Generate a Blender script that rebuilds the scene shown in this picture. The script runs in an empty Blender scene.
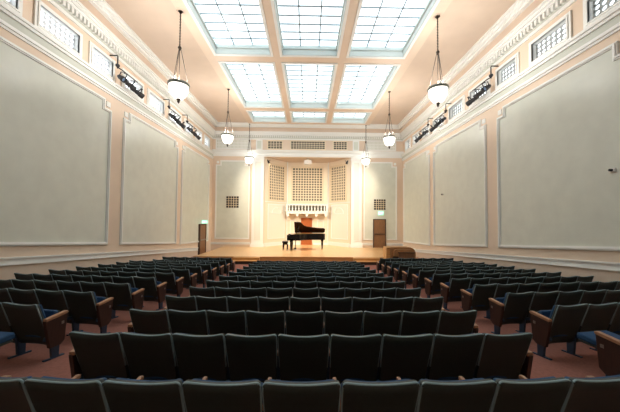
import bpy, math, random
from mathutils import Matrix, Vector
random.seed(7)
PI = math.pi
R = math.radians
SC = bpy.context.scene
COL = SC.collection

# ------------------------------------------------------------------ camera
E = 2.75                     # eye height above the level floor in front of the stage
cam_d = bpy.data.cameras.new('camera')
cam = bpy.data.objects.new('camera', cam_d)
COL.objects.link(cam)
cam_d.sensor_width = 36.0
cam_d.lens = 270.0 / 620.0 * 36.0
cam_d.clip_start = 0.05
pit, rol, yaw = R(1.8), R(0.5), R(0.8)
fwd = Vector((math.sin(yaw)*math.cos(pit), math.cos(yaw)*math.cos(pit), math.sin(pit)))
rgt0 = Vector((math.cos(yaw), -math.sin(yaw), 0))
up0 = rgt0.cross(fwd)
rgt = rgt0*math.cos(rol) + up0*math.sin(rol)
upv = -rgt0*math.sin(rol) + up0*math.cos(rol)
m3 = Matrix((rgt, upv, -fwd)).transposed()
cam.matrix_world = Matrix.Translation((0, 0, E)) @ m3.to_4x4()
cam_d.shift_x = -1.8/620.0
cam_d.shift_y = 4.0/620.0
SC.camera = cam
# ------------------------------------------------------------------ world and view
w = bpy.data.worlds.new('sky'); SC.world = w; w.use_nodes = True
w.node_tree.nodes['Background'].inputs[0].default_value = (0.75, 0.85, 1.0, 1)
w.node_tree.nodes['Background'].inputs[1].default_value = 0.6
SC.view_settings.view_transform = 'Standard'
SC.view_settings.look = 'None'
SC.view_settings.exposure = 0.12
SC.view_settings.gamma = 1.0
SKY_STRENGTH = 1.42
CLERE_STRENGTH = 1.6
BOWL_STRENGTH = 1.8
PENDANT_W = 345.0
STAGE_W = 1050.0
NICHE_W = 190.0

# ------------------------------------------------------------------ materials
def mat(name, col, rough=0.6, metal=0.0, emis=None, es=0.0, noise=0.0, nscale=4.0, spec=0.5, bump=0.0, bscale=60.0, stretch=None):
    m = bpy.data.materials.new(name); m.use_nodes = True
    nt = m.node_tree; b = nt.nodes['Principled BSDF']
    b.inputs['Base Color'].default_value = (*col, 1)
    b.inputs['Roughness'].default_value = rough
    b.inputs['Metallic'].default_value = metal
    b.inputs['Specular IOR Level'].default_value = spec
    if emis:
        b.inputs['Emission Color'].default_value = (*emis, 1)
        b.inputs['Emission Strength'].default_value = es
    if noise or bump:
        tc = nt.nodes.new('ShaderNodeTexCoord'); mp = nt.nodes.new('ShaderNodeMapping')
        nt.links.new(tc.outputs['Object'], mp.inputs['Vector'])
        if stretch: mp.inputs['Scale'].default_value = stretch
    if noise:
        n = nt.nodes.new('ShaderNodeTexNoise'); n.inputs['Scale'].default_value = nscale
        n.inputs['Detail'].default_value = 4
        nt.links.new(mp.outputs['Vector'], n.inputs['Vector'])
        cr = nt.nodes.new('ShaderNodeMapRange')
        cr.inputs['From Min'].default_value = 0.3; cr.inputs['From Max'].default_value = 0.7
        cr.inputs['To Min'].default_value = 1-noise; cr.inputs['To Max'].default_value = 1+noise
        nt.links.new(n.outputs['Fac'], cr.inputs['Value'])
        mx = nt.nodes.new('ShaderNodeVectorMath'); mx.operation = 'SCALE'
        mx.inputs[0].default_value = col
        nt.links.new(cr.outputs['Result'], mx.inputs['Scale'])
        nt.links.new(mx.outputs['Vector'], b.inputs['Base Color'])
    if bump:
        n2 = nt.nodes.new('ShaderNodeTexNoise'); n2.inputs['Scale'].default_value = bscale
        nt.links.new(mp.outputs['Vector'], n2.inputs['Vector'])
        bp = nt.nodes.new('ShaderNodeBump'); bp.inputs['Strength'].default_value = bump
        bp.inputs['Distance'].default_value = 0.01
        nt.links.new(n2.outputs['Fac'], bp.inputs['Height'])
        nt.links.new(bp.outputs['Normal'], b.inputs['Normal'])
    return m

def plank_mat(name, c1, c2, rough, sx, sy):
    m = bpy.data.materials.new(name); m.use_nodes = True
    nt = m.node_tree; b = nt.nodes['Principled BSDF']
    tc = nt.nodes.new('ShaderNodeTexCoord'); mp = nt.nodes.new('ShaderNodeMapping')
    mp.inputs['Scale'].default_value = (sx, sy, 1)
    nt.links.new(tc.outputs['Object'], mp.inputs['Vector'])
    br = nt.nodes.new('ShaderNodeTexBrick')
    br.inputs['Color1'].default_value = (*c1, 1); br.inputs['Color2'].default_value = (*c2, 1)
    br.inputs['Mortar'].default_value = (c2[0]*.6, c2[1]*.6, c2[2]*.6, 1)
    br.inputs['Mortar Size'].default_value = 0.008
    br.inputs['Scale'].default_value = 1.0
    br.inputs['Brick Width'].default_value = 2.0; br.inputs['Row Height'].default_value = 0.1
    nt.links.new(mp.outputs['Vector'], br.inputs['Vector'])
    nt.links.new(br.outputs['Color'], b.inputs['Base Color'])
    b.inputs['Roughness'].default_value = rough
    return m

M = {}
M['peach'] = mat('peach_plaster', (0.77, 0.62, 0.485), 0.55, noise=0.03, nscale=1.2)
M['ceil'] = mat('peach_ceiling', (0.68, 0.54, 0.425), 0.32, noise=0.03, nscale=1.5, bump=0.25, bscale=3)
M['beige'] = mat('beige_dado', (0.70, 0.58, 0.47), 0.5, noise=0.03)
M['sage'] = mat('sage_panel_cloth', (0.69, 0.715, 0.635), 0.36, noise=0.04, nscale=2, bump=0.15, bscale=4)
M['sageL'] = mat('pale_grey_inlay', (0.74, 0.75, 0.69), 0.5)
M['latticeL'] = mat('lit_window_lattice', (0.62, 0.65, 0.68), 0.6)  # left lattice: brighter window light painted in as a paler tone
M['lattice'] = mat('shaded_window_lattice', (0.36, 0.38, 0.37), 0.6)  # right lattice: white plate greyed, its backlit shade put into the colour
M['niche'] = mat('cream_niche_plaster', (0.86, 0.75, 0.60), 0.5, noise=0.02)
M['nichepanel'] = mat('ivory_panel', (0.86, 0.81, 0.72), 0.5)
M['white'] = mat('white_moulding', (0.86, 0.87, 0.84), 0.45)
M['trimgrey'] = mat('grey_green_moulding', (0.60, 0.62, 0.55), 0.5)
M['reveal'] = mat('skylight_reveal', (0.62, 0.68, 0.66), 0.5)
M['cream'] = mat('cream_lattice', (0.80, 0.68, 0.50), 0.5)
M['dark'] = mat('dark_grille_backing', (0.025, 0.027, 0.022), 0.7)
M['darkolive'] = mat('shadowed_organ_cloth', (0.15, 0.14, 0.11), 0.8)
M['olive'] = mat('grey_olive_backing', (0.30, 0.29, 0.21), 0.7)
M['carpet'] = mat('rose_carpet', (0.30, 0.13, 0.10), 0.95, noise=0.12, nscale=25, spec=0.1, bump=0.3, bscale=200)
M['stage'] = plank_mat('maple_stage_boards', (0.80, 0.50, 0.25), (0.74, 0.45, 0.21), 0.28, 1, 1)
M['stagefront'] = mat('orange_wood', (0.58, 0.29, 0.09), 0.4, noise=0.15, nscale=3, stretch=(1, 1, 8))
M['riser'] = mat('dark_riser', (0.04, 0.02, 0.012), 0.6)
M['sky'] = mat('frosted_skylight_glass', (0.8, 0.85, 0.9), 0.3, emis=(0.78, 0.93, 1.0), es=SKY_STRENGTH)
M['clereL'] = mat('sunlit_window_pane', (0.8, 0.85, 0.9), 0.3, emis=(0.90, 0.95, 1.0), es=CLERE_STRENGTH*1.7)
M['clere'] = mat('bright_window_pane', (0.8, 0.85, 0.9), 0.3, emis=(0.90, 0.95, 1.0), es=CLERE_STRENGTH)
M['bar'] = mat('glazing_bar', (0.25, 0.32, 0.36), 0.4)
M['bronze'] = mat('dark_bronze', (0.06, 0.045, 0.035), 0.4, metal=0.6)
M['rim'] = mat('verdigris_rim', (0.20, 0.22, 0.19), 0.4, metal=0.4)
M['bowl'] = mat('opal_glass', (0.9, 0.88, 0.82), 0.25, emis=(1.0, 0.96, 0.88), es=BOWL_STRENGTH)
M['shell'] = mat('dark_green_seat_shell', (0.014, 0.029, 0.027), 0.5, noise=0.15, nscale=30, bump=0.2, bscale=250)
M['fabric'] = mat('blue_seat_fabric', (0.012, 0.06, 0.15), 0.85, noise=0.15, nscale=60)
M['rimfab'] = mat('grey_blue_back_edge', (0.24, 0.36, 0.40), 0.45)
M['armwood'] = mat('armrest_wood', (0.42, 0.22, 0.12), 0.38, noise=0.2, nscale=12, stretch=(8, 1, 8))
M['endwood'] = mat('end_panel_wood', (0.042, 0.018, 0.013), 0.45, noise=0.2, nscale=8, stretch=(8, 8, 1))
M['leg'] = mat('blue_painted_steel', (0.014, 0.045, 0.09), 0.45)
M['black'] = mat('piano_black_lacquer', (0.010, 0.008, 0.007), 0.12)
M['soundboard'] = mat('piano_lid_inside', (0.04, 0.015, 0.010), 0.15)
M['gold'] = mat('gilt_iron_plate', (0.45, 0.28, 0.08), 0.35, metal=0.7)
M['ivory'] = mat('ivory_keys', (0.8, 0.78, 0.7), 0.3)
M['matte'] = mat('matte_black', (0.02, 0.02, 0.022), 0.55)
M['glint'] = mat('lamp_lens', (0.25, 0.35, 0.5), 0.15)
M['doorwood'] = mat('brown_door_wood', (0.24, 0.12, 0.055), 0.4, noise=0.18, nscale=5, stretch=(6, 6, 1))
M['redwood'] = mat('orange_brown_door', (0.42, 0.12, 0.035), 0.35, noise=0.1, nscale=5, stretch=(6, 6, 1))
M['doordark'] = mat('dark_door_edge', (0.06, 0.03, 0.016), 0.5)
M['oak'] = mat('console_oak', (0.40, 0.20, 0.08), 0.35, noise=0.2, nscale=6, stretch=(1, 6, 6))
M['steel'] = mat('brushed_steel', (0.35, 0.33, 0.30), 0.35, metal=0.8)
M['exit'] = mat('exit_sign_green', (0.25, 0.6, 0.45), 0.4, emis=(0.50, 0.90, 0.68), es=0.8)
M['exittext'] = mat('exit_letters', (0.8, 0.95, 0.88), 0.4, emis=(0.8, 1.0, 0.9), es=1.2)
M['whitebox'] = mat('white_painted_metal', (0.8, 0.78, 0.74), 0.4)

# ------------------------------------------------------------------ mesh builder
class MB:
    def __init__(s, mtx=None):
        s.v = []; s.f = []; s.M = mtx or Matrix.Identity(4); s.smooth = []
    def add(s, vs, fs, smooth=False):
        b = len(s.v)
        s.v += [tuple(s.M @ Vector(v)) for v in vs]
        s.f += [tuple(i+b for i in f) for f in fs]
        s.smooth += [smooth]*len(fs)
        return s
    def box(s, x0, x1, y0, y1, z0, z1):
        vs = [(x0,y0,z0),(x1,y0,z0),(x1,y1,z0),(x0,y1,z0),(x0,y0,z1),(x1,y0,z1),(x1,y1,z1),(x0,y1,z1)]
        return s.add(vs, [(0,3,2,1),(4,5,6,7),(0,1,5,4),(1,2,6,5),(2,3,7,6),(3,0,4,7)])
    def hexa(s, bot, top):
        return s.add(list(bot)+list(top), [(0,3,2,1),(4,5,6,7),(0,1,5,4),(1,2,6,5),(2,3,7,6),(3,0,4,7)])
    def prism(s, poly, d0, d1):
        """poly: list of 3D points (planar), d0,d1: offset vectors"""
        n = len(poly); d0 = Vector(d0); d1 = Vector(d1)
        vs = [tuple(Vector(p)+d0) for p in poly] + [tuple(Vector(p)+d1) for p in poly]
        fs = [tuple(range(n)), tuple(reversed(range(n, 2*n)))]
        fs += [(i, (i+1) % n + 0, (i+1) % n + n, i+n)[::-1] for i in range(n)]
        return s.add(vs, fs)
    def bar(s, a, b, w, h, up=(0,0,1)):
        a = Vector(a); b = Vector(b); d = (b-a).normalized(); upv = Vector(up)
        sd = d.cross(upv)
        if sd.length < 1e-4: sd = d.cross(Vector((1,0,0)))
        sd.normalize(); u = sd.cross(d).normalized()
        sd *= w/2; u *= h/2
        return s.hexa([a-sd-u, a+sd-u, b+sd-u, b-sd-u], [a-sd+u, a+sd+u, b+sd+u, b-sd+u])
    def tube(s, pts, r, n=8, cap=True):
        pts = [Vector(p) for p in pts]; rs = r if isinstance(r, (list, tuple)) else [r]*len(pts)
        vs = []; fs = []
        for i, p in enumerate(pts):
            d = (pts[min(i+1, len(pts)-1)] - pts[max(i-1, 0)]).normalized()
            ref = Vector((0,0,1)) if abs(d.z) < 0.9 else Vector((1,0,0))
            a = d.cross(ref).normalized(); c = d.cross(a)
            for k in range(n):
                t = 2*PI*k/n
                vs.append(tuple(p + (a*math.cos(t)+c*math.sin(t))*rs[i]))
        for i in range(len(pts)-1):
            for k in range(n):
                fs.append((i*n+k, i*n+(k+1) % n, (i+1)*n+(k+1) % n, (i+1)*n+k))
        if cap:
            fs.append(tuple(reversed(range(n)))); fs.append(tuple(range((len(pts)-1)*n, len(pts)*n)))
        return s.add(vs, fs, True)
    def lathe(s, prof, c=(0,0,0), n=24):
        vs = []; fs = []; m = len(prof)
        for r, z in prof:
            for k in range(n):
                t = 2*PI*k/n
                vs.append((c[0]+r*math.cos(t), c[1]+r*math.sin(t), c[2]+z))
        for i in range(m-1):
            for k in range(n):
                fs.append((i*n+k, i*n+(k+1) % n, (i+1)*n+(k+1) % n, (i+1)*n+k))
        return s.add(vs, fs, True)
    def build(s, name, m, parent=None, loc=None, bevel=0):
        me = bpy.data.meshes.new(name); me.from_pydata(s.v, [], s.f); me.update()
        me.materials.append(m)
        me.polygons.foreach_set('use_smooth', s.smooth)
        o = bpy.data.objects.new(name, me); COL.objects.link(o)
        if parent: o.parent = parent
        if loc: o.location = loc
        if bevel:
            bv = o.modifiers.new('bevel', 'BEVEL'); bv.width = bevel; bv.segments = 2
            bv.limit_method = 'ANGLE'
        return o

def tag(o, label=None, cat=None, group=None, kind=None):
    if label: o['label'] = label
    if cat: o['category'] = cat
    if group: o['group'] = group
    if kind: o['kind'] = kind
    return o
def empty(name, loc, rz=0):
    o = bpy.data.objects.new(name, None); COL.objects.link(o)
    o.location = loc; o.rotation_euler = (0, 0, rz); o.empty_display_size = 0.2
    return o
def kids(o): return [c for c in bpy.data.objects if c.parent == o]

# ------------------------------------------------------------------ dimensions (heights relative to the eye, then + E)
XL, XR = -8.08, 8.02
CX = -0.06
D = 22.7
YB = -3.0                     # rear wall
CEIL = E + 7.85
def floor_z(y):
    if y < 9.5: return E - 1.70 - 0.085*y
    if y < 12.6: return E - 1.70 - 0.085*9.5 - (y-9.5)*(0.2425/3.1)
    return E - 2.75
STAGE_Z = E - 2.40
STAGE_Y = 16.9
SXL, SXR = -7.02, 6.90

# ------------------------------------------------------------------ floor and stage
fb = MB()
ys = [YB-.3, 9.5, 12.6, 25.2]
for i in range(3):
    a, b = ys[i], ys[i+1]
    za, zb = floor_z(a), floor_z(b-1e-6) if i < 2 else floor_z(b)
    fb.hexa([(XL-.3,a,za-.3),(XR+.3,a,za-.3),(XR+.3,b,zb-.3),(XL-.3,b,zb-.3)],
            [(XL-.3,a,za),(XR+.3,a,za),(XR+.3,b,zb),(XL-.3,b,zb)])
fl = fb.build('floor', M['carpet']); tag(fl, kind='structure')

st = MB().box(SXL, SXR, STAGE_Y, D, STAGE_Z-.35, STAGE_Z)
st.box(-3.7+CX, 3.7+CX, D, 24.75, STAGE_Z-.35, STAGE_Z)
stg = st.build('floor', M['stage'])
tag(stg, kind='structure')
nb = MB().box(SXL, SXR, STAGE_Y-.03, STAGE_Y+.03, STAGE_Z-.035, STAGE_Z+.004)
nb.box(SXL, SXR, STAGE_Y-.012, STAGE_Y, 0, STAGE_Z-.03)
nb.build('stage_edge', M['stagefront'], stg)

# ------------------------------------------------------------------ wall frames
def Lmat(): return Matrix(((0,0,1,XL),(1,0,0,0),(0,1,0,0),(0,0,0,1)))      # local (u,v,n) -> (x=XL+n, y=u, z=v)
def Rmat(): return Matrix(((0,0,-1,XR),(1,0,0,0),(0,1,0,0),(0,0,0,1)))
def Bmat(): return Matrix(((1,0,0,0),(0,0,-1,D),(0,1,0,0),(0,0,0,1)))       # u=x, v=z, n towards camera
def lattice_round(mb, u0, v0, nu, nv, c, n0, n1, r=0.42, seg=12):
    """plate with a grid of round holes"""
    for i in range(nu):
        for j in range(nv):
            cu, cv = u0+(i+.5)*c, v0+(j+.5)*c
            inner = []; outer = []
            for k in range(seg):
                t = 2*PI*(k+.5)/seg
                x, y = math.cos(t), math.sin(t); q = .5/max(abs(x), abs(y))
                inner.append((cu+x*r*c, cv+y*r*c)); outer.append((cu+x*q*c, cv+y*q*c))
            vs = [(*p, n1) for p in inner] + [(*p, n1) for p in outer] + [(*p, n0) for p in inner]
            fs = []
            for k in range(seg):
                l = (k+1) % seg
                fs.append((k, l, seg+l, seg+k)); fs.append((k, 2*seg+k, 2*seg+l, l))
            mb.add(vs, fs)
def frame_uv(mb, pts, w, n0, n1, closed=True):
    """mitred bar frame along 2D points"""
    k = len(pts); P = [Vector(p) for p in pts]; O = []; I = []
    for i in range(k):
        d1 = (P[i]-P[i-1]).normalized() if (closed or i) else (P[1]-P[0]).normalized()
        d2 = (P[(i+1) % k]-P[i]).normalized() if (closed or i < k-1) else d1
        a = Vector((d1.y, -d1.x)); b = Vector((d2.y, -d2.x))
        m = (a+b)/(1+a.dot(b))*w/2
        O.append(P[i]+m); I.append(P[i]-m)
    vs = []
    for q, n in ((O, n0), (O, n1), (I, n1), (I, n0)): vs += [(p.x, p.y, n) for p in q]
    fs = []
    for i in range(k if closed else k-1):
        l = (i+1) % k
        for c in range(4):
            e = (c+1) % 4; fs.append((c*k+i, c*k+l, e*k+l, e*k+i))
    if not closed:
        fs += [(0, k, 2*k, 3*k), (k-1, 4*k-1, 3*k-1, 2*k-1)]
    mb.add(vs, fs)
def rect(u0, u1, v0, v1): return [(u0,v0),(u1,v0),(u1,v1),(u0,v1)]
def eared(u0, u1, v0a, v0b, v1, e):
    return [(u0,v0a),(u1,v0b),(u1,v1-e),(u1-e,v1-e),(u1-e,v1),(u0+e,v1),(u0+e,v1-e),(u0,v1-e)]
ZF0, ZF1 = E+5.55, E+6.42     # clerestory opening
WINS_L = [(4.1,5.65),(5.97,7.48),(7.83,9.48),(9.80,11.10),(11.55,13.06),(13.38,14.98),(15.42,16.95),(17.4,18.7),(19.1,20.3),(20.76,21.9)]
WINS_R = [(4.2,5.75),(6.07,7.58),(7.96,9.52),(10.0,11.28),(11.66,13.2),(13.58,15.16),(15.7,17.1),(17.55,18.8),(19.25,20.45),(20.9,22.05)]
PAN_L = ((.9,5.7),(6.45,10.94),(11.78,16.6),(17.25,21.9))
PAN_R = ((.9,5.7),(6.45,11.17),(12.0,17.0),(17.65,22.4))
wn = [0]
def side_wall(name, mtx, side):
    WINS = WINS_L if side == 'L' else WINS_R
    m = MB(mtx)
    y0, y1 = YB-.3, 25.0
    dy = [(20.08, 21.3)] if side == 'L' else []
    zdoor = E-.50
    if dy:
        a, b = dy[0]
        m.box(y0, a, -.6, zdoor, -.3, 0); m.box(b, y1, -.6, zdoor, -.3, 0); m.box(y0, y1, zdoor, ZF0, -.3, 0)
    else:
        m.box(y0, y1, -.6, ZF0, -.3, 0)
    m.box(y0, y1, ZF1, CEIL+.1, -.3, 0)
    prev = y0
    for a, b in WINS:
        m.box(prev, a+.08, ZF0, ZF1, -.3, 0); prev = b-.08
    m.box(prev, y1, ZF0, ZF1, -.3, 0)
    wall = m.build(name, M['peach']); tag(wall, kind='structure')
    # dado surface below the chair rail, following the rake of the floor
    pts = [(y0, E-1.10-.087*(y0-7.0)), (14.7, E-1.77), (19.95, E-2.22)]
    dd = MB(mtx)
    dd.prism([(y0,-.1,0),(19.95,-.1,0),(19.95,E-2.3,0),(14.7,E-1.85,0),(y0,pts[0][1],0)], (0,0,0), (0,0,.01))
    dd.build('dado', M['beige'], wall)
    rl = MB(mtx)
    segs = pts if side == 'L' else pts + [(D, E-2.2)]
    for (a, za), (b, zb) in zip(segs[:-1], segs[1:]):
        for hz, hh, dp in ((.0, .045, .09), (-.095, .145, .05), (-.18, .03, .07)):
            rl.hexa([(a,za+hz-hh/2,0),(b,zb+hz-hh/2,0),(b,zb+hz-hh/2,dp),(a,za+hz-hh/2,dp)],
                    [(a,za+hz+hh/2,0),(b,zb+hz+hh/2,0),(b,zb+hz+hh/2,dp),(a,za+hz+hh/2,dp)])
    rl.build('chair_rail', M['white'], wall)
    # big eared panels
    for (a, b) in (PAN_L if side == 'L' else PAN_R):
        va, vb = E-1.02-.087*(a-10.4), E-1.02-.087*(b-10.4)
        if b > 20: va, vb = E-1.66, E-1.84
        p = eared(a, b, va, vb, E+4.62, .36)
        MB(mtx).prism([(u, v, 0) for u, v in p], (0,0,0), (0,0,.012)).build('panel', M['sage'], wall)
        fr = MB(mtx); frame_uv(fr, p, .115, 0, .05); frame_uv(fr, p, .05, 0, .08)
        for uu in (a+.11, b-.11): fr.box(uu-.1, uu+.1, E+4.41, E+4.61, 0, .04)
        fr.build('panel_moulding', M['white'], wall)
    # band below the windows
    bd = MB(mtx)
    for z0, z1, dp in ((4.93,5.0,.05),(5.0,5.09,.10),(5.09,5.3,.06),(5.3,5.38,.14),(5.38,5.46,.2)):
        bd.box(y0, D, E+z0, E+z1, 0, dp)
    bd.build('band_moulding', M['white'], wall)
    MB(mtx).box(y0, D, E+5.09, E+5.3, .06, .075).build('band_inlay', M['trimgrey'], wall)
    # windows
    for i, (a, b) in enumerate(WINS):
        wn[0] += 1
        f = MB(mtx)
        frame_uv(f, rect(a+.06, b-.06, ZF0+.05, ZF1-.05), .13, 0, .05)
        frame_uv(f, rect(a+.10, b-.10, ZF0+.09, ZF1-.09), .05, -.2, .075)
        wo = f.build('window_%d' % wn[0], M['white']); tag(wo, kind='structure')
        c = (ZF1-ZF0-.22)/3.5
        iw = b-a-.24
        nu = max(4, round(iw/c)); 
        l = MB(mtx)
        cc = iw/nu
        M2 = mtx @ Matrix.Translation((a+.12, ZF0+.11, 0)) @ Matrix.Diagonal((1, (ZF1-ZF0-.22)/(4*cc), 1, 1))
        l.M = M2
        lattice_round(l, 0, 0, nu, 4, cc, -.17, -.13)
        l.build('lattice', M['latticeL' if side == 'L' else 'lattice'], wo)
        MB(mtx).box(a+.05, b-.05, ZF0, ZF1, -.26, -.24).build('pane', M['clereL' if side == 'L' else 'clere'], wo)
    return wall
wl = side_wall('wall_left', Lmat(), 'L')
wr = side_wall('wall_right', Rmat(), 'R')

# cornice round the room
def cornice(mtx, a, b, parent, soff):
    c = MB(mtx)
    for z0, z1, dp in ((6.62,6.74,.06),(6.98,7.06,.20),(7.06,7.16,.26),(7.16,7.24,.32),(7.56,7.64,.46),(7.64,7.76,.54),(7.76,7.85,.64)):
        c.box(a, b, E+z0, E+z1, -.02, dp)
    n = int((b-a)/.16)
    for i in range(n):
        u = a+(i+.25)*.16
        c.box(u, u+.085, E+6.80, E+6.98, .04, .17)
    c.build('cornice', M['white'], parent)
    MB(mtx).box(a, b, E+6.74, E+6.98, -.01, .07).build('dentil_backing', M['trimgrey'], parent)
    MB(mtx).box(a, b, E+7.24, E+7.56, -.01, .30).build('cornice_frieze', M['ceil'], parent)
cornice(Lmat(), YB, D, wl, 0); cornice(Rmat(), YB, D, wr, 0)

# ------------------------------------------------------------------ front (stage) wall with its niche
bw = MB(Bmat())
NX0, NX1 = -3.68, 3.56
NZ = E+5.15
bw.box(XL, NX0, -.6, CEIL+.1, -.3, 0); bw.box(NX1, XR, -.6, CEIL+.1, -.3, 0); bw.box(NX0, NX1, NZ, CEIL+.1, -.3, 0)
wb = bw.build('wall_front', M['peach']); tag(wb, kind='structure')
cornice(Bmat(), XL, XR, wb, 0)
bd = MB(Bmat())
for z0, z1, dp in ((5.18,5.26,.06),(5.26,5.36,.12),(5.36,5.54,.07),(5.54,5.63,.16),(5.63,5.71,.22)):
    bd.box(XL, XR, E+z0, E+z1, 0, dp)
bd.build('band_moulding', M['white'], wb)
# base rail either side
br = MB(Bmat())
for a, b in ((XL, -4.8), (4.45, 5.45), (6.6, XR)):
    br.box(a, b, E-2.09, E-2.03, 0, .07); br.box(a, b, E-2.22, E-2.09, 0, .04)
br.build('base_rail', M['white'], wb)
# pilasters
def pilaster(x0, x1):
    p = MB(Bmat())
    p.box(x0, x1, STAGE_Z, E+5.2, 0, .12)
    p.box(x0-.08, x1+.08, STAGE_Z, STAGE_Z+.22, 0, .2); p.box(x0-.04, x1+.04, STAGE_Z+.22, STAGE_Z+.3, 0, .16)
    p.box(x0-.04, x1+.04, E+4.95, E+5.05, 0, .15)
    frame_uv(p, rect(x0+.2, x1-.2, STAGE_Z+.55, E+4.75), .05, .12, .15)
    o = p.build('pilaster', M['white'], wb)
    MB(Bmat()).box(x0+.24, x1-.24, STAGE_Z+.57, E+4.73, .12, .125).build('pilaster_inlay', M['sageL'], wb)
pilaster(-4.70, -3.74); pilaster(3.62, 4.50)
# sage panels on either side of the stage
for a, b, kind in ((-7.72, -4.95, 'L'), (4.72, 7.45, 'R')):
    p = eared(a, b, E-1.72, E-1.72, E+4.78, .36)
    MB(Bmat()).prism([(u, v, 0) for u, v in p], (0,0,0), (0,0,.012)).build('panel', M['sage'], wb)
    fr = MB(Bmat())
    if kind == 'R':
        # moulding is cut by the stage door
        q = [(6.66, E-1.72), (b, E-1.72), (b, E+4.42), (b-.36, E+4.42), (b-.36, E+4.78), (a+.36, E+4.78), (a+.36, E+4.42), (a, E+4.42), (a, E-1.72), (5.42, E-1.72)]
        frame_uv(fr, q, .11, 0, .05, closed=False)
    else:
        frame_uv(fr, p, .11, 0, .05)
    for uu in (a+.11, b-.11): fr.box(uu-.1, uu+.1, E+4.57, E+4.77, 0, .04)
    fr.build('panel_moulding', M['white'], wb)

def grille(mtx, u0, u1, v0, v1, nu, nv, bm, backing, parent, fw=.08, bwid=.045, name='grille', n=0.0):
    f = MB(mtx); 
    if fw: frame_uv(f, rect(u0-fw/2, u1+fw/2, v0-fw/2, v1+fw/2), fw, n, n+.06)
    for i in range(1, nu): 
        u = u0+(u1-u0)*i/nu; f.box(u-bwid/2, u+bwid/2, v0, v1, n+.01, n+.04)
    for j in range(1, nv):
        v = v0+(v1-v0)*j/nv; f.box(u0, u1, v-bwid/2, v+bwid/2, n+.01, n+.036)
    o = f.build(name, bm, parent)
    MB(mtx).box(u0, u1, v0, v1, n, n+.012).build('grille_backing', backing, parent)
    return o
BM_ = Bmat()
grille(BM_, -3.42, -2.25, E+5.88, E+6.48, 5, 4, M['cream'], M['dark'], wb, .1, .045)
grille(BM_, -1.48, 1.36, E+5.88, E+6.50, 13, 4, M['cream'], M['dark'], wb, .1, .045)
grille(BM_, 2.13, 3.22, E+5.88, E+6.50, 5, 4, M['cream'], M['dark'], wb, .1, .045)
grille(BM_, -4.35, -3.98, E+5.85, E+6.52, 1, 1, M['white'], M['sage'], wb, .09)
grille(BM_, 3.83, 4.2, E+5.85, E+6.52, 1, 1, M['white'], M['sage'], wb, .09)
grille(BM_, -7.72, -4.98, E+5.88, E+6.55, 24, 3, M['white'], M['sage'], wb, .1, .045)
grille(BM_, 4.93, 7.33, E+5.88, E+6.55, 21, 3, M['white'], M['sage'], wb, .1, .045)
for (u0, u1, v0, v1, nm, lb) in ((-6.85, -5.82, E+.84, E+1.80, 'a', 'square black vent grille on the sage panel left of the stage'),
                             (5.56, 6.54, E+.78, E+1.66, 'b', 'square black vent grille above the right stage door')):
    g = grille(BM_, u0, u1, v0, v1, 5, 5, M['cream'], M['matte'], None, 0, .035, name='vent_grille', n=.013)
    bk = [o for o in COL.objects if o.name.startswith('grille_backing') and o.parent is None][0]
    bk.parent = g; bk.name = 'vent_backing'
    tag(g, lb, 'vent')

# niche
def canted(sx):
    x0, x1 = (NX0, -1.96) if sx < 0 else (NX1, 1.86)
    a = Vector((x0, D, 0)); b = Vector((x1, 24.7, 0)); d = (b-a); L = d.length; d.normalize()
    if sx < 0: u = d; org = a; nrm = Vector((d.y, -d.x, 0))
    else: u = -d; org = b; nrm = Vector((u.y, -u.x, 0))
    return Matrix(((u.x,0,nrm.x,org.x),(u.y,0,nrm.y,org.y),(0,1,0,0),(0,0,0,1))), L
NM = Matrix(((1,0,0,0),(0,0,-1,24.7),(0,1,0,0),(0,0,0,1)))
nw = MB(); 
nw.M = NM; nw.box(-2.1, 2.0, STAGE_Z-.3, NZ, -.2, 0)
CL_, LL = canted(-1); CR_, LR = canted(1)
nw.M = CL_; nw.box(-.0, LL+.15, STAGE_Z-.3, NZ, -.2, 0)
nw.M = CR_; nw.box(-.15, LR, STAGE_Z-.3, NZ, -.2, 0)
niche = nw.build('wall_niche', M['niche']); tag(niche, kind='structure')
nc = MB().box(NX0-.1, NX1+.1, D+.3, 24.95, NZ, NZ+.2).build('ceiling', M['ceil']); tag(nc, kind='structure')
def organ_grille(mtx, u0, u1, nu):
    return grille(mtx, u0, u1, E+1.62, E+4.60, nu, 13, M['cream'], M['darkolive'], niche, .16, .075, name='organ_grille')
organ_grille(NM, -1.42, 1.26, 11)
organ_grille(CL_, .55, LL-.42, 8)
organ_grille(CR_, .42, LR-.55, 8)
for mtx, L_ in ((CL_, LL), (CR_, LR)):
    f = MB(mtx)
    frame_uv(f, rect(.42, L_-.3, E-1.75, E+1.2), .08, 0, .04)
    MB(mtx).box(.44, L_-.32, E-1.73, E+1.18, 0, .012).build('panel', M['nichepanel'], niche)
    cu = L_/2+.05
    pts = [(cu+.5*math.cos(t*PI/12), E+.45+.5*math.sin(t*PI/12)) for t in range(13)]
    for p, q in zip(pts[:-1], pts[1:]): f.bar((*p, .02), (*q, .02), .04, .06, up=(0, 0, 1))
    f.box(cu-.5, cu+.5, E+.41, E+.47, 0, .05)
    f.box(.05, L_-.02, STAGE_Z, STAGE_Z+.32, 0, .05)
    f.box(.05, L_-.02, E+1.38, E+1.44, 0, .04)
    f.lathe([(.0,.0),(.12,.02),(.05,.08),(.16,.22),(.12,.34),(.0,.36)], (0,0,0), 12) if False else None
    f.build('niche_panelling', M['white'], niche)
f = MB(NM)
f.box(-1.95, -.72, STAGE_Z, STAGE_Z+.2, 0, .05); f.box(.5, 1.85, STAGE_Z, STAGE_Z+.2, 0, .05)
for a, b in ((-1.75, -.95), (.72, 1.55)):
    frame_uv(f, rect(a+.15, b-.15, E-1.9, E-.2), .06, 0, .04)
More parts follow.
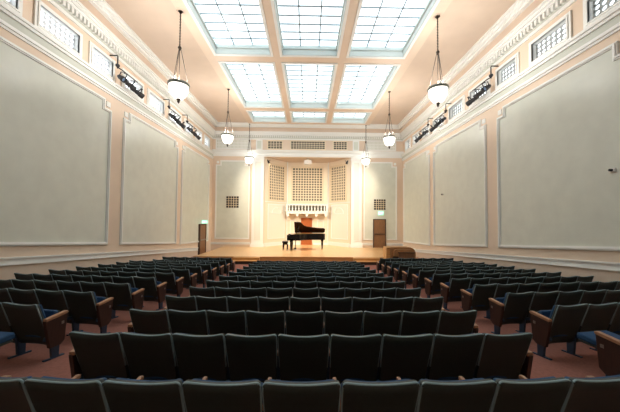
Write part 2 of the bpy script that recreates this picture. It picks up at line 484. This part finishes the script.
for a in (-1.95, 1.79): f.box(a, a+.08, STAGE_Z, NZ, 0, .06)
f.build('niche_moulding', M['white'], niche)
# central door in the niche
dr = MB(NM)
dr.box(-.62, .38, STAGE_Z+.0, E+.05, 0, .05)
do = dr.build('door_1', M['redwood']); tag(do, kind='structure')
q = MB(NM); frame_uv(q, rect(-.48, .24, E-1.0, E-.1), .04, .05, .06); frame_uv(q, rect(-.48, .24, E-2.2, E-1.15), .04, .05, .06)
q.build('door_panel', M['redwood'], do)
MB(NM).lathe([(0,0),(.04,.01),(.04,.05),(0,.06)], (.28, E-1.25, .05), 10).build('door_handle', M['steel'], do)

# balcony of balusters below the organ screen
bal = empty('organ_balcony', (CX, 24.4, E+.15)); tag(bal, 'small cream balcony with turned balusters above the orange door in the niche', 'balcony')
def rel(mb, ob): return mb
BL = Matrix.Translation((-CX, -24.4, -E-.15))
bx0, bx1 = -1.93, 1.72
MB(BL).box(bx0-.05, bx1+.05, 23.98, 24.18, E+1.16, E+1.26).build('handrail', M['white'], bal)
b2 = MB(BL); b2.box(bx0, bx1, 24.0, 24.68, E+.42, E+.66); b2.box(bx0-.05, bx1+.05, 23.96, 24.68, E+.60, E+.68)
b2.box(bx0-.03, bx0+.12, 24.0, 24.15, E+.66, E+1.2); b2.box(bx1-.12, bx1+.03, 24.0, 24.15, E+.66, E+1.2)
b2.build('balcony_base', M['white'], bal)
MB(BL).box(bx0, bx1, 24.60, 24.64, E+.66, E+1.22).build('balcony_gap_shade', M['darkolive'], bal)  # dark sheet added to stand for the shaded openings between the balusters
n = 5
for i in range(n):                     # scalloped brackets below
    cxx = bx0+.12+(bx1-bx0-.24)*i/(n-1)
    s_ = MB(BL); poly = []
    for k in range(9):
        t = PI*k/8; poly.append((cxx+.13*math.cos(t), 24.05, E+.42-.26*math.sin(t)))
    s_.prism(poly, (0,0,0), (0,.6,0)); s_.build('bracket', M['white'], bal)
for i in range(12):
    u = bx0+.26+(bx1-bx0-.52)*i/11
    MB(BL).lathe([(.05,0),(.05,.05),(.03,.08),(.065,.18),(.05,.27),(.028,.38),(.045,.44),(.05,.5)], (u, 24.08, E+.67), 10).build('baluster', M['white'], bal)

# rear wall (behind the camera) and ceiling
rw = MB().box(XL-.3, XR+.3, YB-.3, YB, -.6, CEIL+.1).build('wall_rear', M['peach']); tag(rw, kind='structure')

SKX = [(-4.47,-1.82),(-1.32,1.34),(1.86,4.52)]
SKY_ = [(1.25,6.65),(7.3,12.68),(13.35,18.75),(19.45,21.62)]
cb = MB()
xs = [XL-.3] + [v for p in SKX for v in p] + [XR+.3]
yy = [YB-.3] + [v for p in SKY_ for v in p] + [D+.3]
for i in range(len(xs)-1):
    for j in range(len(yy)-1):
        if i % 2 == 1 and j % 2 == 1: continue
        cb.box(xs[i], xs[i+1], yy[j], yy[j+1], CEIL, CEIL+.25)
cl = cb.build('ceiling', M['ceil']); tag(cl, kind='structure')
sb = MB()                              # lowered frame of beams round the skylights
lo = .07
X0, X1, Y0, Y1 = -5.0, 5.05, .6, 22.1
xs2 = [X0] + xs[1:-1] + [X1]; yy2 = [Y0] + yy[1:-1] + [Y1]
for i in range(len(xs2)-1):
    for j in range(len(yy2)-1):
        if i % 2 == 1 and j % 2 == 1: continue
        sb.box(xs2[i], xs2[i+1], yy2[j], yy2[j+1], CEIL-lo, CEIL)
sb.build('skylight_beams', M['peach'], cl)
for (x0, x1) in SKX:
    for (y0, y1) in SKY_:
        wn[0] += 1
        f = MB(); z0 = CEIL-lo-.03; z1 = CEIL+.42
        for (a, b, c, d_) in ((x0-.09,x0+.02,y0-.09,y1+.09),(x1-.02,x1+.09,y0-.09,y1+.09),(x0+.02,x1-.02,y0-.09,y0+.02),(x0+.02,x1-.02,y1-.02,y1+.09)):
            f.box(a, b, c, d_, z0, CEIL-.065)
        o = f.build('window_%d' % wn[0], M['white']); tag(o, kind='structure')
        r = MB()
        r.box(x0-.02,x0+.04,y0,y1,CEIL-.06,z1); r.box(x1-.04,x1+.02,y0,y1,CEIL-.06,z1)
        r.box(x0+.04,x1-.04,y0-.02,y0+.04,CEIL-.06,z1); r.box(x0+.04,x1-.04,y1-.04,y1+.02,CEIL-.06,z1)
        r.box(x0+.04,x0+.09,y0+.09,y1-.09,CEIL+.2,CEIL+.26); r.box(x1-.09,x1-.04,y0+.09,y1-.09,CEIL+.2,CEIL+.26)
        r.box(x0+.04,x1-.04,y0+.04,y0+.09,CEIL+.2,CEIL+.26); r.box(x0+.04,x1-.04,y1-.09,y1-.04,CEIL+.2,CEIL+.26)
        r.build('skylight_reveal', M['reveal'], o)
        MB().box(x0,x1,y0,y1,z1-.02,z1).build('pane', M['sky'], o)
        g = MB()
        for k in (1,2):
            x = x0+(x1-x0)*k/3; g.box(x-.024,x+.024,y0,y1,z1-.05,z1-.02)
        nr = max(2, round((y1-y0)/.47))
        for k in range(1,nr):
            y = y0+(y1-y0)*k/nr; g.box(x0,x1,y-.022,y+.022,z1-.05,z1-.02)
        g.build('glazing_bars', M['bar'], o)

# ------------------------------------------------------------------ doors at the sides of the stage, exit signs
d2 = MB(Bmat()); d2.box(5.55, 6.50, STAGE_Z, E-.06, 0, .05)
d2o = d2.build('door_2', M['doorwood']); tag(d2o, kind='structure')
q = MB(Bmat())
q.box(5.49,5.56,STAGE_Z,E-.0,0,.08); q.box(6.49,6.56,STAGE_Z,E-.0,0,.08); q.box(5.49,6.56,E-.07,E-.0,0,.08)
q.build('door_frame', M['doordark'], d2o)
MB(Bmat()).box(5.6,6.45,E-1.30,E-1.22,.05,.12).build('push_bar', M['doordark'], d2o)
d3 = MB(Lmat()); d3.box(20.14, 21.24, 0, E-.56, .06, .10)
d3o = d3.build('door_3', M['doorwood']); tag(d3o, kind='structure')
q = MB(Lmat())
q.box(20.06,20.16,0,E-.48,-.2,.13); q.box(21.22,21.32,0,E-.48,-.2,.13); q.box(20.06,21.32,E-.58,E-.48,-.2,.13)
q.build('door_frame', M['doordark'], d3o)
MB(Lmat()).box(20.2,21.18,E-1.72,E-1.64,.10,.16).build('push_bar', M['steel'], d3o)

LET = {'E': [(0,0,.2,1),(0,0,1,.18),(0,.41,.8,.59),(0,.82,1,1)], 'I': [(.4,0,.6,1)], 'T': [(.4,0,.6,1),(0,.82,1,1)]}
def exit_sign(mtx, u0, v0, w_, h_, n, label, bracket):
    s_ = MB(mtx).box(u0, u0+w_, v0, v0+h_, n, n+.05).build('exit_sign', M['exit']); tag(s_, label, 'sign')
    t = MB(mtx); cw = w_*.17; x = u0+w_*.10
    for ch in 'EXIT':
        hh = h_*.56; vb = v0+h_*.22
        if ch == 'X':
            t.bar((x,vb,n+.055),(x+cw,vb+hh,n+.055),.02,.03,up=(0,0,1)); t.bar((x+cw,vb,n+.055),(x,vb+hh,n+.055),.02,.03,up=(0,0,1))
        else:
            for a,b,c,d_ in LET[ch]: t.box(x+a*cw, x+c*cw, vb+b*hh, vb+d_*hh, n+.05, n+.06)
        x += cw+w_*.04
    t.build('lettering', M['exittext'], s_)
    MB(mtx).box(u0+w_*.4, u0+w_*.6, v0+h_*.4, v0+h_*.6, 0, n).build('mounting_bracket', M['whitebox'], s_)
exit_sign(Bmat(), 5.90, E+.32, .46, .34, .05, 'lit green exit sign above the door right of the stage', 0)
# left sign stands out from the side wall so that it faces the audience
EM = Matrix(((1,0,0,XL),(0,0,-1,20.5),(0,1,0,0),(0,0,0,1)))
exit_sign(EM, .10, E-.46, .42, .27, 0.02, 'lit green exit sign projecting from the left wall over the side door', 0)

# ------------------------------------------------------------------ stage steps
def steps(x0, x1, label):
    t = empty('stage_steps', ((x0+x1)/2, STAGE_Y-.4, 0)); tag(t, label, 'steps', None)
    T = Matrix.Translation((-(x0+x1)/2, -(STAGE_Y-.4), 0))
    b = MB(T); b.box(x0, x1, STAGE_Y-.36, STAGE_Y-.04, 0.0, STAGE_Z-.005); b.build('upper_step', M['stagefront'], t)
    b = MB(T); b.box(x0+.1, x1-.1, STAGE_Y-.72, STAGE_Y-.36, 0.0, .17); b.build('lower_step', M['riser'], t)
    b = MB(T); b.box(x0+.06, x1-.06, STAGE_Y-.75, STAGE_Y-.35, .17, .2); b.build('tread', M['stagefront'], t)
steps(-4.55, -2.95, 'orange wooden steps up to the stage at the end of the left aisle')
steps(2.82, 4.45, 'orange wooden steps up to the stage at the end of the right aisle')

# ------------------------------------------------------------------ pendants
def pendant(x, y, label):
    t = empty('pendant_lamp', (x, y, CEIL-.0)); tag(t, label, 'pendant lamp', 'bowl pendants hanging in two rows')
    MB().lathe([(0,0),(.14,0),(.15,-.03),(.06,-.09),(.03,-.14),(0,-.15)]).build('canopy', M['bronze'], t)
    ch = MB(); z = -.12
    ch.tube([(0,0,-.1),(0,0,-1.45)], .014, 6)
    k = 0
    while z > -1.42:
        if k % 2: ch.tube([(0,-.028,z),(0,.028,z),(0,.028,z-.05),(0,-.028,z-.05),(0,-.028,z)], .007, 4)
        else: ch.tube([(-.028,0,z),(.028,0,z),(.028,0,z-.05),(-.028,0,z-.05),(-.028,0,z)], .007, 4)
        z -= .055; k += 1
    ch.build('chain', M['bronze'], t)
    MB().lathe([(0,-1.40),(.05,-1.42),(.07,-1.47),(.04,-1.52),(.03,-1.56),(0,-1.58)]).build('hub', M['bronze'], t)
    for k in range(3):
        a = 2*PI*k/3+.4
        MB().tube([(.04*math.cos(a),.04*math.sin(a),-1.5),(.33*math.cos(a),.33*math.sin(a),-2.86)], .011, 6).build('rod', M['bronze'], t)
    MB().tube([(0,0,-1.5),(0,0,-2.8)], .012, 6).build('stem', M['bronze'], t)
    MB().lathe([(.30,-2.84),(.37,-2.84),(.39,-2.88),(.37,-2.93),(.34,-2.93),(.33,-2.88),(.30,-2.84)], n=32).build('rim', M['rim'], t)
    prof = [(.345,-2.90)]
    for k in range(1,11):
        a = k/10*PI/2; prof.append((.345*math.cos(a)**.8 if k<10 else .0, -2.90-.52*math.sin(a)))
    inn = [(max(r-.012,0), zz+.012) for r, zz in reversed(prof)]
    MB().lathe(prof+inn, n=32).build('glass_bowl', M['bowl'], t)
    MB().lathe([(0,-3.38),(.06,-3.41),(.075,-3.45),(.04,-3.49),(.05,-3.52),(.03,-3.56),(0,-3.60)]).build('finial', M['bronze'], t)
    ld = bpy.data.lights.new('lamp_bulb', 'POINT'); ld.energy = PENDANT_W if y < 20 else PENDANT_W*.02; ld.color = (1.0, .97, .93); ld.shadow_soft_size = .12
    lo_ = bpy.data.objects.new('lamp_bulb', ld); COL.objects.link(lo_); lo_.parent = t; lo_.location = (0,0,-2.78)
    return t
names = {10.05: 'nearest', 16.2: 'middle', 22.15: 'farthest'}
for y in (10.05, 16.2, 22.15):
    pendant(-4.89, y, 'glowing white bowl pendant on a chain, %s of the three on the left' % names[y])
    pendant(4.90 if y < 20 else 4.75, y, 'glowing white bowl pendant on a chain, %s of the three on the right' % names[y])

# ------------------------------------------------------------------ stage light brackets and spotlights
def spotlight(loc, aim, label, group, power=0, size=1.0, col=None):
    t = bpy.data.objects.new('spotlight', None); COL.objects.link(t); t.empty_display_size = .1
    t.location = loc
    d = (Vector(aim)-Vector(loc)).normalized()
    t.rotation_euler = d.to_track_quat('Z', 'Y').to_euler()
    tag(t, label, 'spotlight', group)
    s = size
    MB().lathe([(0,-.24*s),(.07*s,-.22*s),(.10*s,-.14*s),(.10*s,.02*s),(.125*s,.04*s),(.125*s,.22*s),(.11*s,.22*s),(.11*s,.06*s),(0,.05*s)], n=16).build('housing', M['matte'], t)
    y = MB(); y.bar((-.135*s,0,0),(-.135*s,.24*s,0),.02*s,.04*s); y.bar((.135*s,0,0),(.135*s,.24*s,0),.02*s,.04*s); y.bar((-.145*s,.24*s,0),(.145*s,.24*s,0),.02*s,.04*s)
    y.bar((0,.24*s,0),(0,.31*s,0),.04*s,.05*s)
    y.build('yoke', M['matte'], t)
    MB().lathe([(0,.075*s),(.105*s,.07*s),(.105*s,.06*s),(0,.06*s)], n=16).build('lens', M['glint'], t)
    if power:
        ld = bpy.data.lights.new('spot_lamp', 'SPOT'); ld.energy = power; ld.color = (1.0,.84,.64) if col is None else col
        ld.spot_size = R(70); ld.spot_blend = .8; ld.shadow_soft_size = .1
        lo_ = bpy.data.objects.new('spot_lamp', ld); COL.objects.link(lo_); lo_.parent = t
        lo_.location = (0,0,.24*s); lo_.rotation_euler = (PI,0,0)
    return t
def bracket(side, y0, which, wide):
    sg = 1 if side == 'left' else -1
    xw = XL if side == 'left' else XR
    x = xw+sg*.42
    t = empty('lighting_bracket', (xw, y0, E+6.55))
    tag(t, 'black lighting bracket hung from the cornice of the %s wall, %s from the camera' % (side, which), 'lighting bracket', 'lighting brackets on the side walls')
    MB().tube([(0,0,-.02),(sg*.30,0,-.02),(sg*.32,0,-.05),(sg*.32,0,-.55)], .025, 8).build('drop_pipe', M['matte'], t)
    MB().lathe([(0,.06),(.075,.03),(.085,-.02),(.05,-.07),(0,-.08)], (sg*.32,0,-.42), 12).build('junction_box', M['matte'], t)
    p = MB(); p.tube([(sg*.32,0,-.5),(sg*.42,.1,-.55),(sg*.42,wide,-.55)], .024, 8)
    p.tube([(sg*.0,wide*.9,-.55),(sg*.42,wide*.9,-.55)], .02, 8); p.build('cross_pipe', M['matte'], t)
    return x
bi = 0
for side in ('left', 'right'):
    sg = 1 if side == 'left' else -1
    for y0, which, wide in ((10.85 if sg > 0 else 11.15, 'first', 1.12), (14.9, 'second', 1.15), (17.15, 'third', 1.2)):
        x = bracket(side, y0, which, wide)
        for k, pos in enumerate(('near', 'middle', 'far')):
            yy_ = y0+.12+(wide-.16)*k/2
            z = E+5.66-.09*k
            aim = (x+sg*1.6, yy_-.5, z-1.1) if k == 0 else (sg*1.5 if k == 1 else -sg*1.5, 21.0 if k == 1 else 22.6, STAGE_Z+(.0 if k == 1 else 3.0))
            spotlight((x+sg*.05*k, yy_, z), aim, 'black spotlight, %s one on the %s lighting bracket from camera, %s wall' % (pos, which, side), 'spotlights on the side walls',
                      STAGE_W if k > 0 and which != 'first' else 0, .92)
spotlight((NX0+.22, D-.22+.5, E+4.85), (0.3, 24.2, E-1.0), 'small black spotlight under the left end of the niche arch', 'niche spotlights', NICHE_W, .8)
spotlight((NX1-.22, D-.22+.5, E+4.85), (-.4, 24.2, E-1.0), 'small black spotlight under the right end of the niche arch', 'niche spotlights', NICHE_W, .8)

pj = MB(); pj.box(-.37,.26,23.0,23.5,E+4.66,E+5.0); pj.box(-.30,.19,22.98,23.0,E+4.70,E+4.94)
pjo = pj.build('ceiling_projector', M['whitebox'], bevel=.02); tag(pjo, 'white boxy projector hanging under the niche ceiling', 'projector')
MB().box(-.1,.0,23.2,23.3,E+5.0,NZ).build('mount', M['whitebox'], pjo)

# wall sensors on the right wall
for y, z, lb in ((15.9, E+1.50, 'small white sensor on the middle sage panel of the right wall'), (6.95, E+1.34, 'small white sensor on the nearest sage panel of the right wall')):
    s_ = MB(Rmat()).box(y-.07, y+.07, z-.05, z+.05, .012, .05).build('wall_sensor', M['whitebox']); tag(s_, lb, 'sensor')
    MB(Rmat()).lathe([(0,.0),(.035,.0),(.035,.06),(.0,.08)], (y, z, .05), 12).build('sensor_lens', M['matte'], s_)

# ------------------------------------------------------------------ grand piano
PY = 20.5; PXL = -1.52; PL = 2.85; PW = 1.55
pt = empty('grand_piano', (PXL+PL/2, PY, STAGE_Z)); tag(pt, 'black concert grand piano with its lid raised at the centre of the stage', 'piano')
PT = Matrix.Translation((-PL/2, 0, 0))
def outline(x_start):
    h = PW/2; pts = [(x_start, -h), (x_start, h), (PL*.80, h)]
    # squared tail with rounded corners, then the bent side back to the treble corner
    yt = h-.70
    tail = [(PL-.22+.22*math.sin(t*PI/12), h-.22+.22*math.cos(t*PI/12)) for t in range(1,7)]
    tail += [(PL-.2+.2*math.cos(t*PI/12), yt+.2-.2*math.sin(t*PI/12)) for t in range(0,7)]
    pts = [(x_start, -h), (x_start, h)] + tail
    K = [(2.3, yt-.03), (2.0, yt-.09), (1.7, yt-.15), (1.45, yt-.22), (1.27, yt-.33), (1.15, yt-.50), (1.07, yt-.68), (1.0, -h+.06), (.92, -h)]
    return pts + K
def ex(name, poly, z0, z1, m, parent=pt, mtx=PT, bevel=0):
    return MB(mtx).prism([(x, y, 0) for x, y in poly], (0,0,z0), (0,0,z1)).build(name, m, parent, bevel=bevel)
CZ0, CZ1 = .78, 1.24
ex('case', outline(.45), CZ0, CZ1, M['black'])
MB(PT).box(.0, .46, -PW/2, -PW/2+.1, CZ0, CZ1-.05).box(.0, .46, PW/2-.1, PW/2, CZ0, CZ1-.05).build('key_block', M['black'], pt)
MB(PT).box(.0, .46, -PW/2, PW/2, CZ0, CZ0+.12).build('keybed', M['black'], pt)
kb = MB(PT).box(.06, .22, -PW/2+.12, PW/2-.12, CZ0+.12, CZ0+.19).build('white_keys', M['ivory'], pt)
bk = MB(PT)
for i in range(51):
    if i % 7 in (2, 6): continue
    y = PW/2-.12-(i+1)*(PW-.24)/52; bk.box(.12, .22, y-.006, y+.006, CZ0+.19, CZ0+.205)
bk.build('black_keys', M['matte'], kb)
MB(PT).box(.24, .46, -PW/2+.1, PW/2-.1, CZ0+.12, CZ1-.02).build('fallboard', M['black'], pt)
ins = [(.55+(x-.55)*.95+.02, y*.93) for x, y in outline(.55)]
ex('iron_plate', ins, CZ1, CZ1+.012, M['gold'])
# lid hinged on the far straight side
ang = R(33)
HM = PT @ Matrix.Translation((0, PW/2, CZ1+.03)) @ Matrix.Rotation(-ang, 4, 'X') @ Matrix.Translation((0, -PW/2, 0))
ex('lid', outline(.50), .0, .03, M['soundboard'], mtx=HM)
MB(PT).tube([(.80, -PW/2+.10, CZ1), (.86, -.48, CZ1+.68)], .016, 8).build('prop_stick', M['black'], pt)
MB(PT).hexa([(.62,-.35,CZ1+.01),(.66,-.35,CZ1+.01),(.66,.35,CZ1+.01),(.62,.35,CZ1+.01)],[(.74,-.35,CZ1+.24),(.76,-.35,CZ1+.24),(.76,.35,CZ1+.24),(.74,.35,CZ1+.24)]).build('music_desk', M['black'], pt)
for x, y in ((.30, -PW/2+.16), (.30, PW/2-.16), (PL-.22, .35)):
    l = MB(PT); l.lathe([(.0,CZ0),(.105,CZ0),(.105,CZ0-.12),(.075,CZ0-.16),(.085,CZ0-.3),(.05,.14),(.06,.12),(.06,.09),(0,.09)], (x, y, 0), 14)
    lo_ = l.build('leg', M['black'], pt)
    MB(PT).tube([(x-.02,y-.02,.04),(x+.02,y+.02,.04)], .04, 10).build('caster', M['gold'], lo_)
ly = MB(PT); ly.bar((.62,-.12,CZ0),(.58,-.1,.16),.04,.04); ly.bar((.62,.12,CZ0),(.58,.1,.16),.04,.04); ly.box(.48,.68,-.2,.2,.08,.18)
lyo = ly.build('pedal_lyre', M['black'], pt)
for y in (-.09, 0, .09): MB(PT).box(.34,.5,y-.02,y+.02,.09,.11).build('pedal', M['gold'], lyo)
# bench
bt = empty('piano_bench', (PXL-.16, PY, STAGE_Z)); tag(bt, 'black padded piano bench left of the grand piano keyboard', 'bench')
MB().box(-.21,.21,-.42,.42,.56,.70).build('seat', M['black'], bt, bevel=.02)
MB().box(-.18,.18,-.39,.39,.44,.56).build('frame', M['black'], bt)
for a in (-.15,.15):
    for b in (-.36,.36): MB().lathe([(0,.44),(.04,.44),(.04,.3),(.022,0),(0,0)], (a,b,0), 8).build('leg', M['black'], bt)

# ------------------------------------------------------------------ organ console in front of the stage
ct = empty('organ_console', (5.62, 16.1, 0)); tag(ct, 'rounded brown wooden organ console standing at the right end of the stage', 'organ console')
CT = Matrix.Translation((-5.62, -16.1, 0))
top = E-1.64
def rr(x0, x1, z0, z1, rl, rr_, rb=0):
    p = [(x0, z0), (x1-rb, z0)] if not rb else [(x0, z0), (x1-rb, z0), (x1, z0+rb)]
    for k in range(9):
        t = k/8*PI/2; p.append((x1-rr_+rr_*math.cos(t), z1-rr_+rr_*math.sin(t)))
    for k in range(9):
        t = PI/2+k/8*PI/2; p.append((x0+rl+rl*math.cos(t), z1-rl+rl*math.sin(t)))
    return p
def exz(name, poly, y0, y1, m, bevel=0): return MB(CT).prism([(x, 0, z) for x, z in poly], (0,y0,0), (0,y1,0)).build(name, m, ct, bevel=bevel)
exz('body', rr(4.86, 6.34, .12, top, .04, .38), 15.82, 16.55, M['oak'])
exz('roll_top', rr(5.02, 6.30, top-.50, top-.12, .18, .3), 15.70, 15.83, M['oak'])
exz('front_panel', rr(5.30, 6.20, .46, top-.30, .03, .03), 15.66, 15.72, M['doorwood'])
MB(CT).box(5.26, 6.24, 15.62, 15.73, top-.32, top-.28).build('ledge', M['doordark'], ct)
MB(CT).box(4.98, 6.26, 15.86, 16.5, .0, .13).build('plinth', M['riser'], ct)
MB(CT).box(4.98, 6.2, 15.72, 15.84, .2, .55).build('knee_panel', M['riser'], ct)
MB(CT).box(4.62, 4.85, 15.84, 16.5, 0, top-.02).build('side_board', M['stagefront'], ct)

# ------------------------------------------------------------------ theatre seats
W = .500
def sp(y, z):  # back slope helper: y at height z
    return .20*(0.81-z)/.6
def back_grid(w_top, w_bot, z_top, z_bot, thick, y_off, dip, rc):
    """curved slab: columns over x, rows over z; returns MB"""
    mb = MB(); nx, nz = 16, 8; vs = []; 
    def pt(i, j, side):
        s = math.sin(PI/2*(-1+2*i/nx)); t = j/nz
        zt = z_top - dip*(1-s*s)
        # rounded upper and lower corners
        e = max(0, abs(s)-.90)/.10
        zt -= rc*(1-math.sqrt(max(0, 1-e*e)))
        zb = z_bot + .05*(1-math.sqrt(max(0, 1-(e*.95)**2)))
        z = zb+(zt-zb)*t
        tt = (z-z_bot)/(z_top-z_bot)
        wd = w_bot+(w_top-w_bot)*min(1, max(tt, 0)**.45*1.03)
        x = s*wd/2
        y = sp(0, z) + .028*(1-s*s) + y_off + side
        return (x, y, z)
    for side in (0, thick):
        for j in range(nz+1):
            for i in range(nx+1): vs.append(pt(i, j, side))
    n1 = (nx+1)*(nz+1); fs = []
    for j in range(nz):
        for i in range(nx):
            a = j*(nx+1)+i; b = a+1; c = b+nx+1; d = a+nx+1
            fs.append((a,b,c,d)); fs.append((n1+a,n1+d,n1+c,n1+b))
    for i in range(nx):
        fs.append((i, n1+i, n1+i+1, i+1)); a = nz*(nx+1)+i; fs.append((a, a+1, n1+a+1, n1+a))
    for j in range(nz):
        a = j*(nx+1); fs.append((a, a+nx+1, n1+a+nx+1, n1+a)); a += nx; fs.append((a, n1+a, n1+a+nx+1, a+nx+1))
    mb.add(vs, fs, True)
    return mb
PARK = (0, -50, 0)
def seat_parts():
    P = {}
    P['back_shell'] = back_grid(.482, .43, .824, .17, .045, -.012, .044, .026).build('back_shell', M['shell'])
    P['backrest'] = back_grid(.445, .40, .802, .27, .04, .033, .044, .026).build('backrest', M['fabric'])
    # piping: the grey blue edge strip round the back
    mb = MB(); pts = []
    for k in range(0, 21):
        s = math.sin(PI/2*(-1+2*k/20)); e = max(0, abs(s)-.90)/.10
        z = .822-.044*(1-s*s)-.026*(1-math.sqrt(max(0,1-e*e)))
        pts.append((s*.238, sp(0,z)+.028*(1-s*s)-.002, z))
    left = [(-.240+.008*(.77-z)/.3, sp(0,z)-.002, z) for z in (.46,.6,.74)]
    right = [(-x, y, z) for x, y, z in reversed(left)]
    mb.tube(left+pts+right, .0095, 6)
    P['edge_piping'] = mb.build('edge_piping', M['rimfab'])
    # folded seat: pad with a shell in front of it
    def cushion(M_, nm, m_, z0, z1, w_, l0, l1):
        b = MB(M_); b.box(-w_/2, w_/2, l0, l1, z0, z1)
        return b.build(nm, m_, bevel=.02)
    up = Matrix.Translation((0,.26,.345)) @ Matrix.Rotation(R(78),4,'X')
    dn = Matrix.Translation((0,.21,.40)) @ Matrix.Rotation(R(3),4,'X')
    P['seat'] = cushion(up, 'seat', M['fabric'], .0, .07, .43, -.08, .30)
    P['seat_shell'] = cushion(up, 'seat_shell', M['shell'], -.035, .0, .41, -.07, .29)
    P['seat_down'] = cushion(dn, 'seat', M['fabric'], .0, .08, .44, -.04, .42)
    P['seat_shell_down'] = cushion(dn, 'seat_shell', M['shell'], -.035, .0, .42, -.04, .41)
    def arm(x, w_, ys, ye=.38):
        b = MB(); prof = [(ys,.595),(ye,.630),(ye+.025,.624),(ye+.025,.602),(ye,.59),(ys,.555)]
        b.prism([(x-w_/2, y, z) for y, z in prof], (0,0,0), (w_,0,0)); return b
    P['armrest_l'] = arm(-W/2, .028, .13).build('armrest', M['armwood'], bevel=.006)
    P['armrest_r'] = arm(W/2, .028, .13).build('armrest', M['armwood'], bevel=.006)
    P['endarm_l'] = arm(-W/2-.035, .055, .07, .34).build('armrest', M['armwood'], bevel=.006)
    P['endarm_r'] = arm(W/2+.035, .055, .07, .34).build('armrest', M['armwood'], bevel=.006)
    def std(x):
        b = MB(); sl = .085
        b.hexa([(x-.016,.20,-.01),(x+.016,.20,-.01),(x+.016,.29,-.02),(x-.016,.29,-.02)],[(x-.016,.15,.56),(x+.016,.15,.56),(x+.016,.30,.56),(x-.016,.30,.56)])
        b.hexa([(x-.016,.10,-sl*.10-.0),(x+.016,.10,-sl*.10),(x+.016,.37,-sl*.37),(x-.016,.37,-sl*.37)],[(x-.016,.10,.02-sl*.10),(x+.016,.10,.02-sl*.10),(x+.016,.37,.02-sl*.37),(x-.016,.37,.02-sl*.37)])
        b.bar((x,.10,.30),(x,.24,.26),.03,.05)
        return b
    P['leg_l'] = std(-W/2).build('leg', M['leg']); P['leg_r'] = std(W/2).build('leg', M['leg'])
    def endp(x, s):
        b = MB(); prof = [(.06,.565),(.355,.60),(.325,.215),(.27,.17),(.13,.17)]
        b.prism([(x, y, z) for y, z in prof], (0,0,0), (s*.045,0,0)); return b
    P['end_l'] = endp(-W/2-.013, -1).build('end_panel', M['endwood'], bevel=.004)
    P['end_r'] = endp(W/2+.013, 1).build('end_panel', M['endwood'], bevel=.004)
    def plate(x, s):
        return MB().box(min(x, x+s*.004), max(x, x+s*.004), .27,.305, .46,.50)
    P['plate_l'] = plate(-W/2-.059, -1).build('number_plate', M['steel']); P['plate_r'] = plate(W/2+.059, 1).build('number_plate', M['steel'])
    return P
PP = seat_parts()
def put(part, parent, label=None):
    o = PP[part].copy(); COL.objects.link(o); o.parent = parent
    if label: o['label'] = label
    return o
ORD = ['first','second','third','fourth','fifth','sixth','seventh','eighth','ninth','tenth','eleventh','twelfth','thirteenth']
def seat(x, y, rz, label, group, left_end=False, right_end=False, last=False, down=False, sx=1.0):
    z = floor_z(y+.2*math.cos(rz)) + (.085*.2 if y < 12.4 else 0)
    t = empty('theatre_seat', (x, y, z), rz); tag(t, label, 'theatre seat', group)
    t.scale = (sx, 1, 1)
    put('back_shell', t); put('backrest', t); put('edge_piping', t)
    put('seat_down' if down else 'seat', t); put('seat_shell_down' if down else 'seat_shell', t)
    put('endarm_l' if left_end else 'armrest_l', t); put('leg_l', t)
    if left_end: e = put('end_l', t); put('plate_l', e)
    if right_end: put('endarm_r', t); put('leg_r', t); e = put('end_r', t); put('plate_r', e)
    elif last: put('armrest_r', t); put('leg_r', t)
    return t
# centre block: 13 rows of nine
for r_ in range(13):
    d = 1.72+.870*r_
    for i in range(9):
        k = i-4; x = -.03+W*k
        rz = -k*W/38.0
        y = d+.5*(k*W)**2/38.0
        seat(x, y, -rz*1.0, 'dark green theatre seat, %s from left in the %s row from camera, centre block' % (ORD[i], ORD[r_]),
             'seats of the centre block', i == 0, i == 8)
# side blocks: rows turned towards the stage
TH = R(9.0)
for side in ('left', 'right'):
    sg = -1 if side == 'left' else 1
    for r_ in range(12):
        d = 2.83+.942*r_ if side == 'left' else 2.90+.952*r_
        xe = 3.68 if side == 'left' else 3.58
        n = 7 if side == 'left' else 8
        ws = .580 if side == 'left' else .548
        TH = R(9.0 if r_ < 9 else 9.0-1.6*(r_-8))
        if r_ >= 10: n -= 1
        for i in range(n):
            s = (i+.5)*ws
            x = sg*(xe+s*math.cos(TH)); y = d+s*math.sin(TH)
            px = abs(x)/max(y+.4, .1)*270
            if px > 340+(25 if r_ else -5): break
            rz = -TH if side == 'left' else TH
            seat(x, y, rz, 'dark green theatre seat, %s from aisle in the %s row from camera, %s block' % (ORD[i], ORD[r_], side),
                 'seats of the %s block' % side, left_end=(side == 'right' and i == 0), right_end=(side == 'left' and i == 0),
                 last=(side == 'right' and i == n-1), down=(r_ == 0), sx=ws/W)
for o in PP.values(): bpy.data.objects.remove(o)
